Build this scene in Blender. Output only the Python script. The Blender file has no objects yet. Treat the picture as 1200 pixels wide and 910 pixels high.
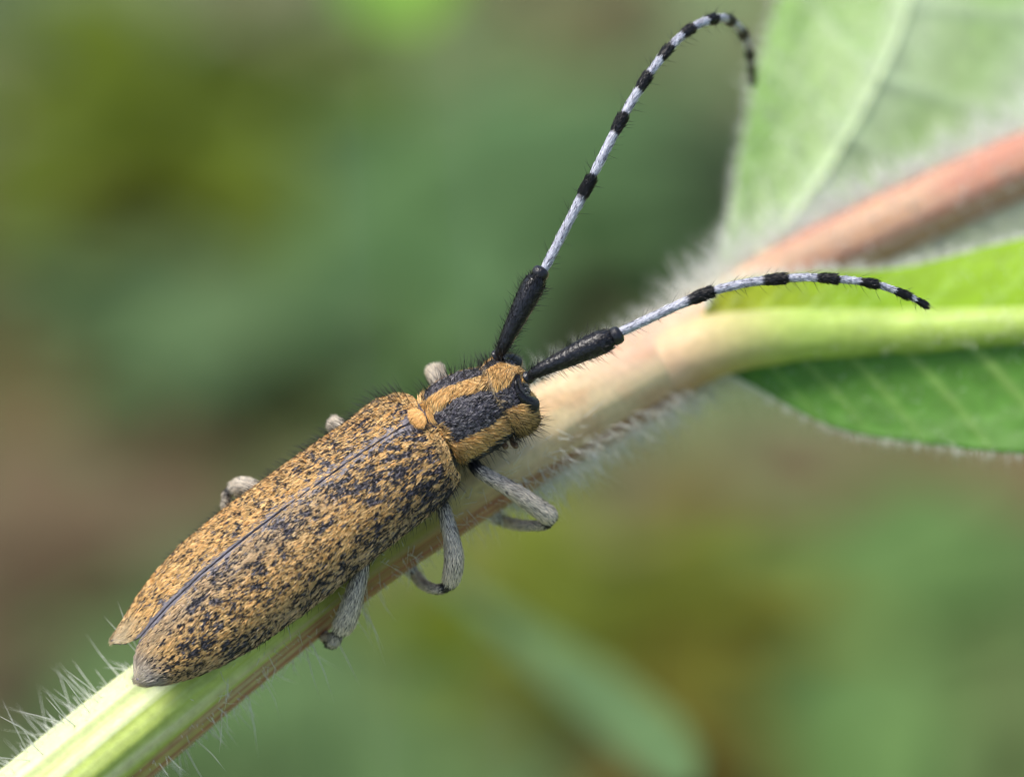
import bpy, math
import numpy as np
from mathutils import Matrix, Vector, Euler

# ------------------------------------------------------------------ scene, camera, light
sc = bpy.context.scene
col = sc.collection
sc.unit_settings.system = 'METRIC'
sc.unit_settings.scale_length = 0.003            # one unit is 3 mm

PITCH = math.radians(30)                          # the photographer looks 30 degrees down
H0 = 125.0                                        # the beetle sits 37 cm above the ground
T = Matrix.Translation((0, 0, H0)) @ Matrix.Rotation(-PITCH, 4, 'X')
Tn = np.array(T)
D = 50.0                                          # camera distance (15 cm)
FOCUS = -0.28

cam_d = bpy.data.cameras.new('camera')
cam = bpy.data.objects.new('camera', cam_d)
col.objects.link(cam)
cam.matrix_world = T @ Matrix.Translation((0, -D, 0)) @ Matrix.Rotation(math.pi / 2, 4, 'X')
cam_d.sensor_width = 36.0
cam_d.lens = 36.0 * D / 12.0
cam_d.clip_start = 0.5
cam_d.clip_end = 20000
cam_d.dof.use_dof = True
cam_d.dof.focus_distance = D + FOCUS
APERTURE = 1.7                                    # diameter of the entrance pupil
cam_d.dof.aperture_fstop = cam_d.lens / 1000.0 / APERTURE
sc.camera = cam

SUN_LOCAL = Vector((-0.42, -0.45, 0.80)).normalized()
sun_dir = (T.to_3x3() @ SUN_LOCAL).normalized()
sun_el = math.asin(sun_dir.z)
sun_az = math.atan2(sun_dir.x, sun_dir.y)
w = bpy.data.worlds.new('World')
sc.world = w
w.use_nodes = True
nt = w.node_tree
nt.nodes.clear()
sky = nt.nodes.new('ShaderNodeTexSky')
sky.sky_type = 'NISHITA'
sky.sun_disc = False
sky.sun_elevation = sun_el
sky.sun_rotation = sun_az
sky.air_density = 1.0
sky.dust_density = 3.0
bg = nt.nodes.new('ShaderNodeBackground')
bg.inputs['Strength'].default_value = 0.09
wo = nt.nodes.new('ShaderNodeOutputWorld')
nt.links.new(sky.outputs[0], bg.inputs[0])
nt.links.new(bg.outputs[0], wo.inputs[0])

sun_d = bpy.data.lights.new('sun', 'SUN')
sun_d.energy = 1.5
sun_d.angle = math.radians(20)
sun_d.color = (1.0, 0.95, 0.87)
sun = bpy.data.objects.new('sun', sun_d)
col.objects.link(sun)
sun.rotation_euler = Vector(-sun_dir).to_track_quat('-Z', 'Y').to_euler()
sun.location = (0, 0, H0 + 150)

sc.view_settings.view_transform = 'Standard'
sc.view_settings.look = 'None'
sc.view_settings.exposure = 1.32
sc.view_settings.gamma = 1.0
sc.render.engine = 'CYCLES'
sc.cycles.use_denoising = True
sc.cycles.denoising_prefilter = 'ACCURATE'
sc.cycles.filter_width = 1.1
sc.cycles.use_adaptive_sampling = False
sc.cycles.max_bounces = 10
sc.cycles.diffuse_bounces = 6
sc.cycles.transmission_bounces = 8
sc.cycles.transparent_max_bounces = 8
sc.cycles.caustics_reflective = False
sc.cycles.caustics_refractive = False

rng = np.random.default_rng(11)

# ------------------------------------------------------------------ helpers
def lin(r, g, b):
    c = np.array([r, g, b], float) / 255.0
    return np.where(c <= 0.04045, c / 12.92, ((c + 0.055) / 1.055) ** 2.4)

def P(px, py, y=0.0):
    """photo pixel (1200 x 910) and depth behind the beetle -> frame coordinates"""
    s = (D + y) / D
    return np.array([(px - 600) / 100 * s, y, (455 - py) / 100 * s])

def PP(lst):
    return np.array([P(*p) for p in lst])

def unit(v):
    return v / np.maximum(np.linalg.norm(v, axis=-1, keepdims=True), 1e-12)

def smooth(a, b, x):
    t = np.clip((np.asarray(x, float) - a) / (b - a), 0, 1)
    return t * t * (3 - 2 * t)

def catmull(pts, n, t=None):
    """Catmull-Rom through rows of pts; n samples (chord-length spaced)"""
    p = np.asarray(pts, float)
    if p.ndim == 1:
        p = p[:, None]
    m = len(p)
    q = np.vstack([2 * p[0] - p[1], p, 2 * p[-1] - p[-2]])
    if t is None:
        t = np.linspace(0, m - 1, n)
    i = np.clip(t.astype(int), 0, m - 2)
    u = (t - i)[:, None]
    a, b, c, d = q[i], q[i + 1], q[i + 2], q[i + 3]
    return 0.5 * ((2 * b) + (-a + c) * u + (2 * a - 5 * b + 4 * c - d) * u ** 2 + (-a + 3 * b - 3 * c + d) * u ** 3)

_tab = rng.random(4096)
def vnoise(p, seed=0):
    p = np.asarray(p, float) + seed * 17.31
    i = np.floor(p).astype(np.int64)
    f = p - i
    f = f * f * (3 - 2 * f)
    out = 0
    for dx in (0, 1):
        for dy in (0, 1):
            for dz in (0, 1):
                h = (i[..., 0] + dx) * 73856093 ^ (i[..., 1] + dy) * 19349663 ^ (i[..., 2] + dz) * 83492791
                h = (h ^ (h >> 13)) & 4095
                wgt = (f[..., 0] if dx else 1 - f[..., 0]) * (f[..., 1] if dy else 1 - f[..., 1]) * (f[..., 2] if dz else 1 - f[..., 2])
                out = out + _tab[h] * wgt
    return out

def fbm(p, seed=0, octs=3):
    s, a, tot = 0, 1.0, 0
    p = np.asarray(p, float)
    for k in range(octs):
        s = s + a * vnoise(p * 2 ** k, seed + k * 3)
        tot += a
        a *= 0.5
    return s / tot

def mesh_np(name, V, F, C=None, smooth_shade=True):
    """V (n,3); F list/array of equal-length faces or list of arrays; C (n,3) colours"""
    me = bpy.data.meshes.new(name)
    groups = F if isinstance(F, list) else [F]
    groups = [np.asarray(g, np.int32) for g in groups if len(g)]
    loops = np.concatenate([g.ravel() for g in groups])
    starts, o = [], 0
    for g in groups:
        k = g.shape[1]
        starts.append(o + np.arange(len(g)) * k)
        o += g.size
    starts = np.concatenate(starts).astype(np.int32)
    me.vertices.add(len(V))
    me.vertices.foreach_set('co', np.ascontiguousarray(V, np.float32).ravel())
    me.loops.add(len(loops))
    me.loops.foreach_set('vertex_index', loops)
    me.polygons.add(len(starts))
    me.polygons.foreach_set('loop_start', starts)
    me.update(calc_edges=True)
    me.validate()
    if C is not None:
        a = me.color_attributes.new('Col', 'FLOAT_COLOR', 'POINT')
        cc = np.ones((len(V), 4), np.float32)
        cc[:, :3] = C
        a.data.foreach_set('color', cc.ravel())
    me.polygons.foreach_set('use_smooth', np.full(len(starts), smooth_shade, bool))
    me.update()
    return me

def grid_faces(nu, nv, wrap=False):
    i = np.arange(nu - 1)[:, None]
    nj = nv if wrap else nv - 1
    j = np.arange(nj)[None, :]
    j2 = (j + 1) % nv
    return np.stack([i * nv + j, i * nv + j2, (i + 1) * nv + j2, (i + 1) * nv + j], -1).reshape(-1, 4)

def link(name, me, mat, parent=None, label=None, cat=None, group=None, kind=None, base=None):
    o = bpy.data.objects.new(name, me)
    if me is not None and mat is not None:
        me.materials.append(mat)
    col.objects.link(o)
    if parent is not None:
        o.parent = parent
        if parent.get('base') is not None and base is None and parent.parent is None:
            o.location = -Vector(parent['base'])
    else:
        b = Vector(base) if base is not None else Vector((0, 0, 0))
        o.matrix_world = T @ Matrix.Translation(b)
        if me is not None and base is not None:
            me.transform(Matrix.Translation(-b))
    if label: o['label'] = label
    if cat: o['category'] = cat
    if group: o['group'] = group
    if kind: o['kind'] = kind
    return o

def thing(name, label, cat, base, group=None):
    o = link(name, None, None, None, label, cat, group, None, base)
    o['base'] = [float(x) for x in base]
    o.empty_display_size = 0.2
    return o

def frames(path):
    """parallel-transport frames along a path"""
    n = len(path)
    t = np.gradient(path, axis=0)
    t = unit(t)
    ref = np.array([0, -1.0, 0])
    if abs(t[0] @ ref) > 0.9:
        ref = np.array([1.0, 0, 0])
    a = np.zeros_like(path)
    a[0] = unit(ref - t[0] * (ref @ t[0]))
    for i in range(1, n):
        v = a[i - 1] - t[i] * (a[i - 1] @ t[i])
        a[i] = unit(v)
    b = np.cross(t, a)
    return t, a, b

def tube(path, rad, nv=16, cap=True, rad2=None, wob=0.0, seed=0):
    """swept tube; returns V, F, and a sampler"""
    path = np.asarray(path, float)
    rad = np.broadcast_to(np.asarray(rad, float), (len(path),))
    rad2 = rad if rad2 is None else np.asarray(rad2, float)
    t, a, b = frames(path)
    ang = np.linspace(0, 2 * np.pi, nv, endpoint=False)
    ring = np.cos(ang)[None, :, None] * a[:, None, :] * rad[:, None, None] + np.sin(ang)[None, :, None] * b[:, None, :] * rad2[:, None, None]
    if wob:
        pts = path[:, None, :] + ring
        ring = ring * (1 + wob * (fbm(pts * 3.0, seed) - 0.5)[..., None])
    V = (path[:, None, :] + ring).reshape(-1, 3)
    F = [grid_faces(len(path), nv, True)]
    if cap:
        k = len(V)
        V = np.vstack([V, path[:1], path[-1:]])
        j = np.arange(nv)
        F.append(np.stack([(j + 1) % nv, j, np.full(nv, k)], -1))
        o = (len(path) - 1) * nv
        F.append(np.stack([o + j, o + (j + 1) % nv, np.full(nv, k + 1)], -1))
    def sample(m, lo=0.0, hi=1.0, angs=None):
        s = (lo + (hi - lo) * rng.random(m)) * (len(path) - 1)
        i = np.clip(s.astype(int), 0, len(path) - 2)
        u = (s - i)[:, None]
        th = rng.random(m) * 2 * np.pi if angs is None else angs
        f = lambda arr: arr[i] * (1 - u) + arr[i + 1] * u
        r1, r2 = f(rad[:, None]), f(rad2[:, None])
        A, B, TT, C = f(a), f(b), unit(f(t)), f(path)
        off = np.cos(th)[:, None] * A * r1 + np.sin(th)[:, None] * B * r2
        return C + off, unit(off), TT, s / (len(path) - 1), th
    return V, F, sample

def ribbons(pts, dirs, nor, length, width, colr, droop=0.0, tipdark=None):
    """flat tapered blades lying on a surface"""
    n = len(pts)
    wv = unit(np.cross(nor, dirs)) * (np.asarray(width) / 2)[:, None]
    L = np.asarray(length)[:, None]
    m = pts + dirs * L * 0.55
    d2 = unit(dirs - nor * np.asarray(droop).reshape(-1, 1) if np.ndim(droop) else dirs - nor * droop)
    tip = m + d2 * L * 0.45
    V = np.stack([pts - wv, pts + wv, m - wv * 0.85, m + wv * 0.85, tip], 1).reshape(-1, 3)
    o = np.arange(n)[:, None] * 5
    F = np.concatenate([o + np.array([[0, 1, 3]]), o + np.array([[0, 3, 2]]), o + np.array([[2, 3, 4]])])
    C = np.repeat(colr, 5, axis=0)
    return V, F, C

def spikes(pts, dirs, length, width, colr, bend=None):
    """thin three-sided tapering hairs, bent once"""
    n = len(pts)
    r = rng.normal(size=(n, 3))
    a = unit(np.cross(dirs, r))
    b = np.cross(dirs, a)
    L = np.asarray(length)[:, None]
    W = (np.asarray(width) / 2)[:, None]
    bend = np.zeros((n, 3)) if bend is None else bend
    m = pts + dirs * L * 0.5 + bend * L * 0.12
    tip = pts + dirs * L + bend * L * 0.5
    ring = []
    for base, k in ((pts, 1.0), (m, 0.72)):
        for q in range(3):
            an = q * 2 * np.pi / 3
            ring.append(base + (a * math.cos(an) + b * math.sin(an)) * W * k)
    V = np.stack(ring + [tip], 1).reshape(-1, 3)
    o = np.arange(n)[:, None] * 7
    F = []
    for q in range(3):
        p = (q + 1) % 3
        F += [o + np.array([[q, p, 3 + p]]), o + np.array([[q, 3 + p, 3 + q]]), o + np.array([[3 + q, 3 + p, 6]])]
    return V, np.concatenate(F), np.repeat(colr, 7, axis=0)

def merge(parts):
    V, F, C, o = [], [], [], 0
    for v, f, c in parts:
        V.append(v); F.append(f + o); C.append(c); o += len(v)
    return np.vstack(V), np.vstack(F), np.vstack(C)

# ------------------------------------------------------------------ materials
def mat_new(name):
    m = bpy.data.materials.new(name)
    m.use_nodes = True
    n = m.node_tree
    b = n.nodes['Principled BSDF']
    return m, n, b

def mat_attr(name, rough=0.5, spec=0.4, noise=None, bump=None, transl=0.0, sss=0.0, sheen=0.0, coat=0.0):
    """colour from the mesh's own Col attribute, with optional fine grain and relief"""
    m, n, b = mat_new(name)
    at = n.nodes.new('ShaderNodeAttribute')
    at.attribute_name = 'Col'
    src = at.outputs['Color']
    tc = n.nodes.new('ShaderNodeTexCoord')
    if noise:
        sc_, amt = noise
        t = n.nodes.new('ShaderNodeTexNoise')
        t.inputs['Scale'].default_value = sc_
        t.inputs['Detail'].default_value = 4
        n.links.new(tc.outputs['Object'], t.inputs['Vector'])
        mr = n.nodes.new('ShaderNodeMapRange')
        mr.inputs['From Min'].default_value = 0.3
        mr.inputs['From Max'].default_value = 0.7
        mr.inputs['To Min'].default_value = 1 - amt
        mr.inputs['To Max'].default_value = 1 + amt
        n.links.new(t.outputs[0], mr.inputs[0])
        mx = n.nodes.new('ShaderNodeMix')
        mx.data_type = 'RGBA'
        mx.blend_type = 'MULTIPLY'
        mx.inputs[0].default_value = 1.0
        n.links.new(src, mx.inputs[6])
        n.links.new(mr.outputs[0], mx.inputs[7])
        src = mx.outputs[2]
    n.links.new(src, b.inputs['Base Color'])
    b.inputs['Roughness'].default_value = rough
    b.inputs['Specular IOR Level'].default_value = spec
    if sss:
        b.inputs['Subsurface Weight'].default_value = sss
        b.inputs['Subsurface Radius'].default_value = (0.25, 0.2, 0.08)
        b.inputs['Subsurface Scale'].default_value = 0.5
    if sheen:
        b.inputs['Sheen Weight'].default_value = sheen
    if coat:
        b.inputs['Coat Weight'].default_value = coat
        b.inputs['Coat Roughness'].default_value = 0.2
    if bump:
        sc_, st = bump
        t = n.nodes.new('ShaderNodeTexNoise')
        t.inputs['Scale'].default_value = sc_
        t.inputs['Detail'].default_value = 3
        n.links.new(tc.outputs['Object'], t.inputs['Vector'])
        bp = n.nodes.new('ShaderNodeBump')
        bp.inputs['Strength'].default_value = st
        bp.inputs['Distance'].default_value = 0.02
        n.links.new(t.outputs[0], bp.inputs['Height'])
        n.links.new(bp.outputs[0], b.inputs['Normal'])
    if transl:
        tr = n.nodes.new('ShaderNodeBsdfTranslucent')
        n.links.new(src, tr.inputs['Color'])
        ms = n.nodes.new('ShaderNodeMixShader')
        ms.inputs[0].default_value = transl
        out = n.nodes['Material Output']
        n.links.new(b.outputs[0], ms.inputs[1])
        n.links.new(tr.outputs[0], ms.inputs[2])
        n.links.new(ms.outputs[0], out.inputs['Surface'])
    return m

M_hair = mat_attr('pubescence', rough=0.45, spec=0.35, transl=0.12)
M_bristle = mat_attr('bristle', rough=0.4, spec=0.4)
M_white_hair = mat_attr('plant_hair', rough=0.35, spec=0.5, transl=0.45)
M_cuticle = mat_attr('cuticle', rough=0.38, spec=0.5, noise=(30, 0.25), bump=(45, 0.5))
M_gloss = mat_attr('glossy_black_cuticle', rough=0.28, spec=0.5, bump=(28, 0.55))
M_antenna = mat_attr('antenna_cuticle', rough=0.4, spec=0.5, noise=(40, 0.2), bump=(50, 0.4))
M_eye = mat_attr('eye', rough=0.25, spec=0.45, bump=(60, 0.25))
M_stem = mat_attr('stem_skin', rough=0.42, spec=0.35, noise=(9, 0.10), bump=(14, 0.25), sss=0.35)
M_leaf = mat_attr('leaf_blade', rough=0.5, spec=0.35, noise=(5, 0.12), bump=(7, 0.4), transl=0.42)
M_bgleaf = mat_attr('herb_leaf', rough=0.6, spec=0.25, noise=(0.4, 0.2), transl=0.45)

# ------------------------------------------------------------------ ground
def build_ground():
    m, n, b = mat_new('meadow_soil')
    tc = n.nodes.new('ShaderNodeTexCoord')
    t1 = n.nodes.new('ShaderNodeTexNoise'); t1.inputs['Scale'].default_value = 0.028; t1.inputs['Detail'].default_value = 5
    t2 = n.nodes.new('ShaderNodeTexNoise'); t2.inputs['Scale'].default_value = 0.6; t2.inputs['Detail'].default_value = 6
    n.links.new(tc.outputs['Object'], t1.inputs['Vector'])
    n.links.new(tc.outputs['Object'], t2.inputs['Vector'])
    r = n.nodes.new('ShaderNodeValToRGB')
    e = r.color_ramp.elements
    e[0].position = 0.36; e[0].color = (*lin(108, 102, 76), 1)
    e[1].position = 0.56; e[1].color = (*lin(102, 122, 80), 1)
    n.links.new(t1.outputs[0], r.inputs[0])
    mr = n.nodes.new('ShaderNodeMapRange')
    mr.inputs['To Min'].default_value = 0.7; mr.inputs['To Max'].default_value = 1.3
    n.links.new(t2.outputs[0], mr.inputs[0])
    mx = n.nodes.new('ShaderNodeMix'); mx.data_type = 'RGBA'; mx.blend_type = 'MULTIPLY'; mx.inputs[0].default_value = 1
    n.links.new(r.outputs[0], mx.inputs[6]); n.links.new(mr.outputs[0], mx.inputs[7])
    n.links.new(mx.outputs[2], b.inputs['Base Color'])
    b.inputs['Roughness'].default_value = 0.95
    bp = n.nodes.new('ShaderNodeBump'); bp.inputs['Strength'].default_value = 0.5
    n.links.new(t2.outputs[0], bp.inputs['Height']); n.links.new(bp.outputs[0], b.inputs['Normal'])
    nx = 121
    g = np.sign(np.linspace(-1, 1, nx)) * np.abs(np.linspace(-1, 1, nx)) ** 2.2 * 6000
    X, Y = np.meshgrid(g, g + 170, indexing='ij')
    Z = (fbm(np.stack([X * 0.02, Y * 0.02, 0 * X], -1), 5) - 0.5) * 6 * np.exp(-((X ** 2 + (Y - 170) ** 2) / 900 ** 2))
    V = np.stack([X, Y, Z], -1).reshape(-1, 3)
    me = mesh_np('ground', V, grid_faces(nx, nx))
    o = bpy.data.objects.new('ground', me)
    me.materials.append(m)
    col.objects.link(o)
    o['kind'] = 'structure'
    o['label'] = 'brown and green meadow soil far behind the beetle'
    return o
build_ground()

def world_to_local(p):
    q = np.linalg.inv(Tn) @ np.append(np.asarray(p, float), 1)
    return q[:3]
def local_to_world(p):
    return (Tn @ np.append(np.asarray(p, float), 1))[:3]
def crown_spot(px, py, h):
    """the point at height h above the ground that the camera sees at this pixel"""
    lo, hi = 5.0, 600.0
    for _ in range(50):
        y = (lo + hi) / 2
        if local_to_world(P(px, py, y))[2] > h: lo = y
        else: hi = y
    return local_to_world(P(px, py, lo)), lo

# ------------------------------------------------------------------ the hairy plant: stem and leaves
STEM_PX = [(-330, 1250, 0.3), (-120, 1080, 0.6), (42, 946, 0.74), (158, 851, 0.76), (282, 752, 0.76), (414, 650, 0.78), (522, 577, 0.85), (610, 522, 1.3),
           (700, 470, 2.6), (780, 424, 3.8), (850, 376, 4.6), (925, 322, 5.1), (1010, 279, 5.4), (1110, 232, 5.7), (1220, 184, 6.0), (1380, 118, 6.5), (1600, 20, 7.2)]
STEM_R = [0.66, 0.63, 0.61, 0.59, 0.55, 0.53, 0.53, 0.54, 0.55, 0.55, 0.49, 0.43, 0.42, 0.42, 0.41, 0.38, 0.34]
def stem_path():
    pts = PP(STEM_PX)
    b = local_to_world(pts[0])
    # carry the stem on, curving down to its root in the soil
    root = np.array([b[0] - 14, b[1] + 6, -1.5])
    k = []
    d0 = local_to_world(pts[0]) - local_to_world(pts[1])
    d0 = d0 / np.linalg.norm(d0)
    for t in np.linspace(1, 0.1, 10):
        h = (1 - t) ** 2 * b + 2 * t * (1 - t) * (b + d0 * 18) + t * t * root
        k.append(world_to_local(h))
    allp = np.vstack([np.array(k), pts])
    rr = np.concatenate([np.linspace(0.85, 0.61, 10), STEM_R])
    n0 = 10
    t = np.concatenate([np.linspace(0, n0, 60, endpoint=False), np.linspace(n0, len(allp) - 1, 620)])
    return catmull(allp, 0, t), catmull(rr, 0, t)[:, 0], t - n0

plant = thing('hairy_plant', 'hairy green and reddish plant stem with broad leaves carrying the beetle', 'plant', world_to_local((0, 0, 0)) * 0 + P(25, 942, 0.74))

def build_stem():
    path, rad, ts = stem_path()
    nv = 128
    t, a, b = frames(path)
    # angle measured from the viewer side towards the upper edge
    ang = np.linspace(0, 2 * np.pi, nv, endpoint=False)
    # a: toward the camera, b = t x a
    U, A = np.meshgrid(np.arange(len(path)), ang, indexing='ij')
    s = np.concatenate([[0], np.cumsum(np.linalg.norm(np.diff(path, axis=0), axis=1))])
    S = s[:, None] * np.ones_like(A)
    # soft angular ridges running along the stem
    ridge = 0.030 * np.cos(6 * A + 0.5) + 0.012 * np.cos(13 * A + 1.0 + 0.05 * S) + 0.006 * np.cos(27 * A + 0.2 * S)
    bumps = (fbm(np.stack([np.cos(A) * 1.5, np.sin(A) * 1.5, S * 0.35], -1), 3) - 0.5) * 0.05
    tt0 = ts[:, None] * np.ones_like(A)
    R = rad[:, None] * (1 + ridge * (1 - 0.7 * smooth(5.5, 7.5, tt0)) + bumps)
    V = path[:, None, :] + R[..., None] * (np.cos(A)[..., None] * a[:, None, :] + np.sin(A)[..., None] * b[:, None, :])
    # pigments, and glare painted on the upper edge: which side of the stem a point is on
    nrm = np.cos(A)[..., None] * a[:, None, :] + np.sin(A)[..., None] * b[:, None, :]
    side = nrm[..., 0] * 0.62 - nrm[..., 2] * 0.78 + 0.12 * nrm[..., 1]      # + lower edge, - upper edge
    tt = ts[:, None] * np.ones_like(A)
    streak = fbm(np.stack([np.cos(A) * 7, np.sin(A) * 7, S * 0.22], -1), 7, 3)
    streak = 0.5 + (streak - 0.5) * (1 - 0.75 * smooth(5.5, 7.0, tt))
    fine = fbm(np.stack([np.cos(A) * 16, np.sin(A) * 16, S * 0.5], -1), 9, 2)
    tt = ts[:, None] * np.ones_like(A)
    green = lin(170, 188, 92); pale = lin(212, 219, 168); olive = lin(118, 108, 50); red = lin(142, 70, 58); straw = lin(212, 188, 146); pink = lin(190, 134, 112)
    C = green[None, None] * (1 - smooth(0.38, 0.72, streak)[..., None]) + pale[None, None] * smooth(0.38, 0.72, streak)[..., None]
    w_ = smooth(-0.35, -0.85, side)[..., None]  # upper edge paler: greenish-white skin plus the lit edge's glare painted in
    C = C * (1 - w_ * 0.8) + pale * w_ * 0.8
    # darker olive under the beetle, with its contact shade painted in; beyond, straw and pink
    ol = (smooth(3.9, 5.0, tt) * (1 - smooth(6.2, 7.4, tt)))[..., None]
    C = C * (1 - ol * 0.8) + olive * ol * 0.8
    st = (smooth(5.4, 6.9, tt))[..., None]
    C = C * (1 - st * 0.9) + straw * st * 0.9
    pk = (smooth(7.2, 8.4, tt) * smooth(0.2, -0.5, side) * (1 - smooth(9.4, 10.0, tt)))[..., None]
    C = C * (1 - pk * 0.55) + lin(224, 176, 156) * pk * 0.55
    pk2 = smooth(9.8, 10.8, tt)[..., None]
    sk2 = smooth(0.35, 0.65, fbm(np.stack([np.cos(A) * 4, np.sin(A) * 4, S * 0.5], -1), 17, 3))[..., None]
    C = C * (1 - pk2) + (pink * (1 - sk2) + lin(196, 160, 130) * sk2) * pk2
    sp = (smooth(0.5, 0.72, fbm(np.stack([np.cos(A) * 2.2, np.sin(A) * 2.2, S * 1.1], -1), 27, 3)) * smooth(5.5, 7, tt))[..., None]
    C = C * (1 - 0.35 * sp) + lin(196, 138, 96) * 0.35 * sp
    rd = smooth(0.30, 0.72, side + (streak - 0.5) * 0.5 + 0.10 * np.cos(6 * A + 0.5)) * (1 - 0.0 * tt)
    red = red + (lin(128, 78, 54) - red) * smooth(5.5, 7.0, tt)[..., None]
    rd = rd * (0.55 + 0.45 * smooth(0.4, 0.6, fine)) * (1 - smooth(9.6, 10.4, tt))
    C = C * (1 - 0.85 * rd[..., None]) + red * 0.85 * rd[..., None]
    me = mesh_np('stem', V.reshape(-1, 3), grid_faces(len(path), nv, True), C.reshape(-1, 3))
    o = link('stem', me, M_stem, plant)
    # hairs
    def sample(m, lo, hi):
        q = lo + (hi - lo) * rng.random(m)
        i = np.clip(np.searchsorted(ts, q) - 1, 0, len(ts) - 2)
        u = rng.random(m)[:, None]
        th = rng.random(m) * 2 * np.pi
        C0 = path[i] * (1 - u) + path[i + 1] * u
        n_ = np.cos(th)[:, None] * a[i] + np.sin(th)[:, None] * b[i]
        return C0 + n_ * rad[i][:, None] * 0.99, n_, t[i], q
    parts = []
    def grow(m, lo, hi, l0, l1, wd, lean, c0=(251, 252, 246), keep=None):
        p, n_, tg, q = sample(m, lo, hi)
        if keep is not None:
            ok = keep(n_)
            p, n_, tg, q = p[ok], n_[ok], tg[ok], q[ok]
            m = len(p)
        d = unit(n_ + rng.normal(size=(m, 3)) * lean - tg * 0.15)
        L = l0 + (l1 - l0) * rng.random(m) ** 1.7
        bend = rng.normal(size=(m, 3)) * 0.16
        c = lin(*c0)[None] * (0.85 + 0.15 * rng.random((m, 1)))
        parts.append(spikes(p, d, L, np.full(m, wd) * (0.7 + 0.6 * rng.random(m)), c, bend))
    edge = lambda n_: np.abs(n_[:, 1]) < 0.75
    grow(320, 0.5, 5.0, 0.15, 0.85, 0.012, 0.28, keep=lambda n_: n_[:, 1] > -0.55)
    grow(420, 0.0, 3.2, 0.15, 0.75, 0.012, 0.3, keep=edge)
    grow(2600, 0.3, 6.5, 0.04, 0.13, 0.009, 0.5, keep=lambda n_: n_[:, 1] > -0.75)
    grow(800, 3.5, 7.5, 0.12, 0.42, 0.009, 0.4, keep=lambda n_: n_[:, 0] * 0.6 - n_[:, 2] * 0.8 > 0.15)
    grow(2800, 6.2, 9.9, 0.1, 0.48, 0.009, 0.4, keep=lambda n_: n_[:, 1] > -0.45)
    grow(5200, 9.7, 15, 0.2, 0.8, 0.016, 0.35, keep=lambda n_: n_[:, 1] > -0.35)
    grow(900, 9.2, 15, 0.1, 0.4, 0.012, 0.5)
    grow(2600, 6.6, 9.8, 0.25, 0.6, 0.009, 0.28, keep=lambda n_: n_[:, 0] * 0.55 - n_[:, 2] * 0.83 > 0.62)
    V, F, C = merge(parts)
    link('stem_hair', mesh_np('stem_hair', V, F, C), M_white_hair, o, kind='stuff', label='fine white hairs standing off the stem')
build_stem()

def leaf_grid(mid, e1, e2, nu=320, nv=33, bulge=0.15, vein_amp=0.03, nveins=11, ruffle=0.0, seed=0, col_fn=None, teeth=None):
    """blade between two edge curves and a midrib; v runs e1 .. mid .. e2"""
    m = catmull(PP(mid), nu); a = catmull(PP(e1), nu); b = catmull(PP(e2), nu)
    v = np.linspace(-1, 1, 2 * nv - 1)
    av = np.abs(v)[None, :, None]
    edge = np.where((v < 0)[None, :, None], a[:, None, :], b[:, None, :])
    if teeth:       # toothed rim
        q = np.linspace(0, 1, nu) * teeth[0]
        tooth = teeth[1] * (q % 1.0) * (0.6 + 0.8 * vnoise(np.stack([np.floor(q), 0 * q, 0 * q], -1), 3))
        av = av * (1 + tooth[:, None, None] * av ** 6)
    G = m[:, None, :] * (1 - av) + edge * av
    tu = np.gradient(G, axis=0); tv = np.gradient(G, axis=1)
    N = unit(np.cross(tu, tv))
    u = np.linspace(0, 1, nu)[:, None]
    sv = v[None, :]
    # lateral veins: raised lines running forward from the midrib
    ph = (u - np.abs(sv) * 0.13) * nveins
    vein = np.exp(-((ph - np.round(ph)) / 0.09) ** 2) * (0.25 + 0.75 * (1 - np.abs(sv)))
    net = fbm(np.stack([u * 30 + 0 * sv, sv * 9 + 0 * u, 0 * u * sv], -1), seed, 3)
    disp = bulge * np.sin(np.pi * np.abs(sv)) ** 1.0 * (0.8 + 0 * u) - vein_amp * vein + (net - 0.5) * vein_amp * 1.4
    disp = disp + ruffle * np.abs(sv) ** 2 * np.sin(u * 26 + seed + 2 * np.sign(sv))
    G = G + N * disp[..., None]
    C = col_fn(u + 0 * sv, sv + 0 * u, vein, net)
    return G, N, C

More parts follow.
